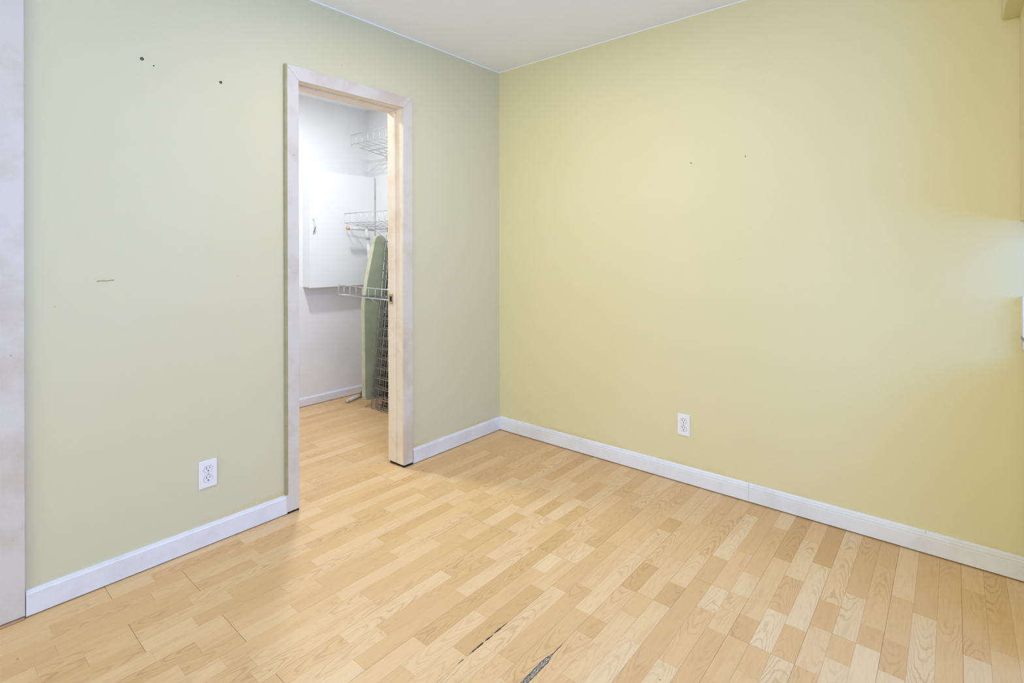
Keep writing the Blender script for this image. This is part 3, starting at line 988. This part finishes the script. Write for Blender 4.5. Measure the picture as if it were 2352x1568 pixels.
zs = [ih0 + v for v in (0, .006, .014, .03)] + [.2, .4, .6, .75, .80, .86, .92, .98, 1.04, 1.10, 1.16, 1.20, 1.24, 1.27, 1.285, 1.30, 1.310, 1.317, 1.325, 1.333, 1.338, 1.342, 1.3455, ih1]
bm = bmesh.new()
rings = []
for z in zs:
    hwv = ib_half(z)
    lx = -z * LEAN
    e_ = min(.008, hwv * .5)
    ring = [(BT / 2, -hwv + e_), (BT / 2, hwv - e_), (BT / 2 - .008, hwv), (-BT / 2, hwv), (-BT / 2, -hwv), (BT / 2 - .008, -hwv)]
    rings.append([bm.verts.new((x + lx, y, z)) for x, y in ring])
for a, b_ in zip(rings, rings[1:]):
    for k in range(6):
        bm.faces.new((a[k], a[(k + 1) % 6], b_[(k + 1) % 6], b_[k]))
bm.faces.new(rings[0])
bm.faces.new(rings[-1])
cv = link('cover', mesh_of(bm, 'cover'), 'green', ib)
cv.data.materials.append(M['green_shaded'])
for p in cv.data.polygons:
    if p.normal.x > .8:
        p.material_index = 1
# leg frames folded against the underside
LX = -.185
tf = tube('foot_bar', [(LX, -.169, 1.401), (LX, .056, 1.397)], .0125, 'tube', ib, 12)
tube('foot_cap', [(LX, -.187, 1.4013), (LX, -.167, 1.401)], .0140, 'woodcap', tf, 12)
tube('foot_cap', [(LX, .054, 1.397), (LX, .066, 1.397)], .0136, 'tube', tf, 12)
tube('bracket', [(LX, -.016, 1.402), (LX, -.006, 1.375), (LX + .004, .002, 1.345), (LX + .006, .005, 1.312)], [.013, .020, .019, .0175], 'tube', ib, 12)
tube('leg', [(LX + .003, .004, 1.34), (LX + .07, .012, .80), (LX + .13, .016, .35)], .0145, 'tube', ib, 12)
bf = tube('foot_bar', [(-.240, -.147, .0150), (-.300, .021, .0150)], .0145, 'tube', ib, 12)
tube('foot_cap', [(-.2345, -.1625, .0155), (-.241, -.144, .0155)], .0152, 'beige', bf, 12)
tube('leg', [(-.292, .006, .018), (-.235, .031, .14), (-.09, .041, .75)], .0140, 'tube', ib, 12)

# ------------------------------------------------------------------ closet: stacked wire grid panels
def grid_panel(x0, yb, yt, height, ncol, mat_, label, shift=0.):
    r = empty('wire_grid_panel', (x0, yb, 0))
    tag(r, label, 'wire grid', 'leaning wire grid panels')
    ang = math.atan2(yt - yb, height)
    r.rotation_euler = (-ang, 0, 0)
    ln = math.hypot(height, yt - yb)
    wd = .0762 * ncol
    wr = .0034
    bm_ = bmesh.new()
    add_tube(bm_, [(0, 0, .003), (0, 0, ln)], wr, 6)
    vme = mesh_of(bm_, 'upright_wire', True)
    vme.materials.append(M[mat_])
    bm_ = bmesh.new()
    add_tube(bm_, [(0, 0, 0), (wd, 0, 0)], wr, 6)
    hme = mesh_of(bm_, 'cross_wire', True)
    hme.materials.append(M[mat_])
    for k in range(ncol + 1):
        link('upright_wire', vme, None, r).location = (k * .0762, 0, 0)
    nrow = int((ln - .01) / .0762)
    for k in range(nrow + 1):
        link('cross_wire', hme, None, r).location = (0, -.0045, .008 + k * .0762 + shift)
    return r


names = ['front galvanised wire grid leaning nearest the doorway', 'second wire grid, leaning just behind the front one',
         'third dark wire grid from the front of the leaning stack', 'fourth dark wire grid from the front of the leaning stack',
         'fifth dark wire grid from the front of the leaning stack', 'rearmost dark wire grid of the leaning stack']
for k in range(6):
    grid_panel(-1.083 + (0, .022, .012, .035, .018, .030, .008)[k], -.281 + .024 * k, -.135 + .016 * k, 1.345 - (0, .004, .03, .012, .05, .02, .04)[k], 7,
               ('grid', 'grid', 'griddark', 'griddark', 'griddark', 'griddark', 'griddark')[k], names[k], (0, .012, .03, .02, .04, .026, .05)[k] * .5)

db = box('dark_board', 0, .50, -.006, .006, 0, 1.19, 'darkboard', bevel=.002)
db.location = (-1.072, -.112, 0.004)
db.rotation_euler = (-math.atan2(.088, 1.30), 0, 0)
tag(db, 'dark brown board leaning on the closet wall behind the wire grids', 'board')

# ------------------------------------------------------------------ closet ceiling lamp (out of sight above the door head)
cl = empty('unseen_ceiling_light', (-.66, -1.02, H))
tag(cl, 'round white closet ceiling lamp hidden above the door head', 'lamp')
tube('base', [(0, 0, 0), (0, 0, -.025)], .075, 'tube', cl, 24)
ld = bpy.data.lights.new('lamp_glow', 'AREA')
ld.shape = 'DISK'
ld.size = .14
ld.energy = 19
ld.color = (.95, .98, 1.0)
lo_ = bpy.data.objects.new('lamp_glow', ld)
COL.objects.link(lo_)
lo_.parent = cl
lo_.location = (0, 0, -.028)

# ------------------------------------------------------------------ added fill light shaped as a flush ceiling lamp, unseen above the picture
rl = empty('unseen_ceiling_light', (1.05, -1.25, H))
tag(rl, 'added round fill lamp on the room ceiling, unseen above the picture', 'lamp')
tube('base', [(0, 0, 0), (0, 0, -.03)], .19, 'tube', rl, 32)
ld = bpy.data.lights.new('lamp_glow', 'AREA')
ld.shape = 'DISK'
ld.size = .36
ld.energy = 13
ld.color = (1.0, .94, .95)
lo_ = bpy.data.objects.new('lamp_glow', ld)
COL.objects.link(lo_)
lo_.parent = rl
lo_.location = (0, 0, -.034)

# ------------------------------------------------------------------ right edge: small white wall box in the hatch
wb = empty('wall_box', (2.565, 0, .843))
tag(wb, 'white box with grey band and rounded base at the right edge', 'wall box')
box('body', 0, .16, -.055, 0, .058, .205, 'bluewhite', wb, .002)
box('band', -.001, .161, -.056, 0, .046, .058, 'smoke', wb, .001)
bm = bmesh.new()
prof = [(0, .046), (0, .022), (.003, .010), (.010, .003), (.022, 0), (.16, 0), (.16, .046)]
A = [bm.verts.new((u, 0, v)) for u, v in prof]
B = [bm.verts.new((u, -.050, v)) for u, v in prof]
for i in range(len(prof)):
    j = (i + 1) % len(prof)
    bm.faces.new((A[i], A[j], B[j], B[i]))
bm.faces.new(A)
bm.faces.new(B)
link('base', mesh_of(bm, 'base'), 'beige', wb)
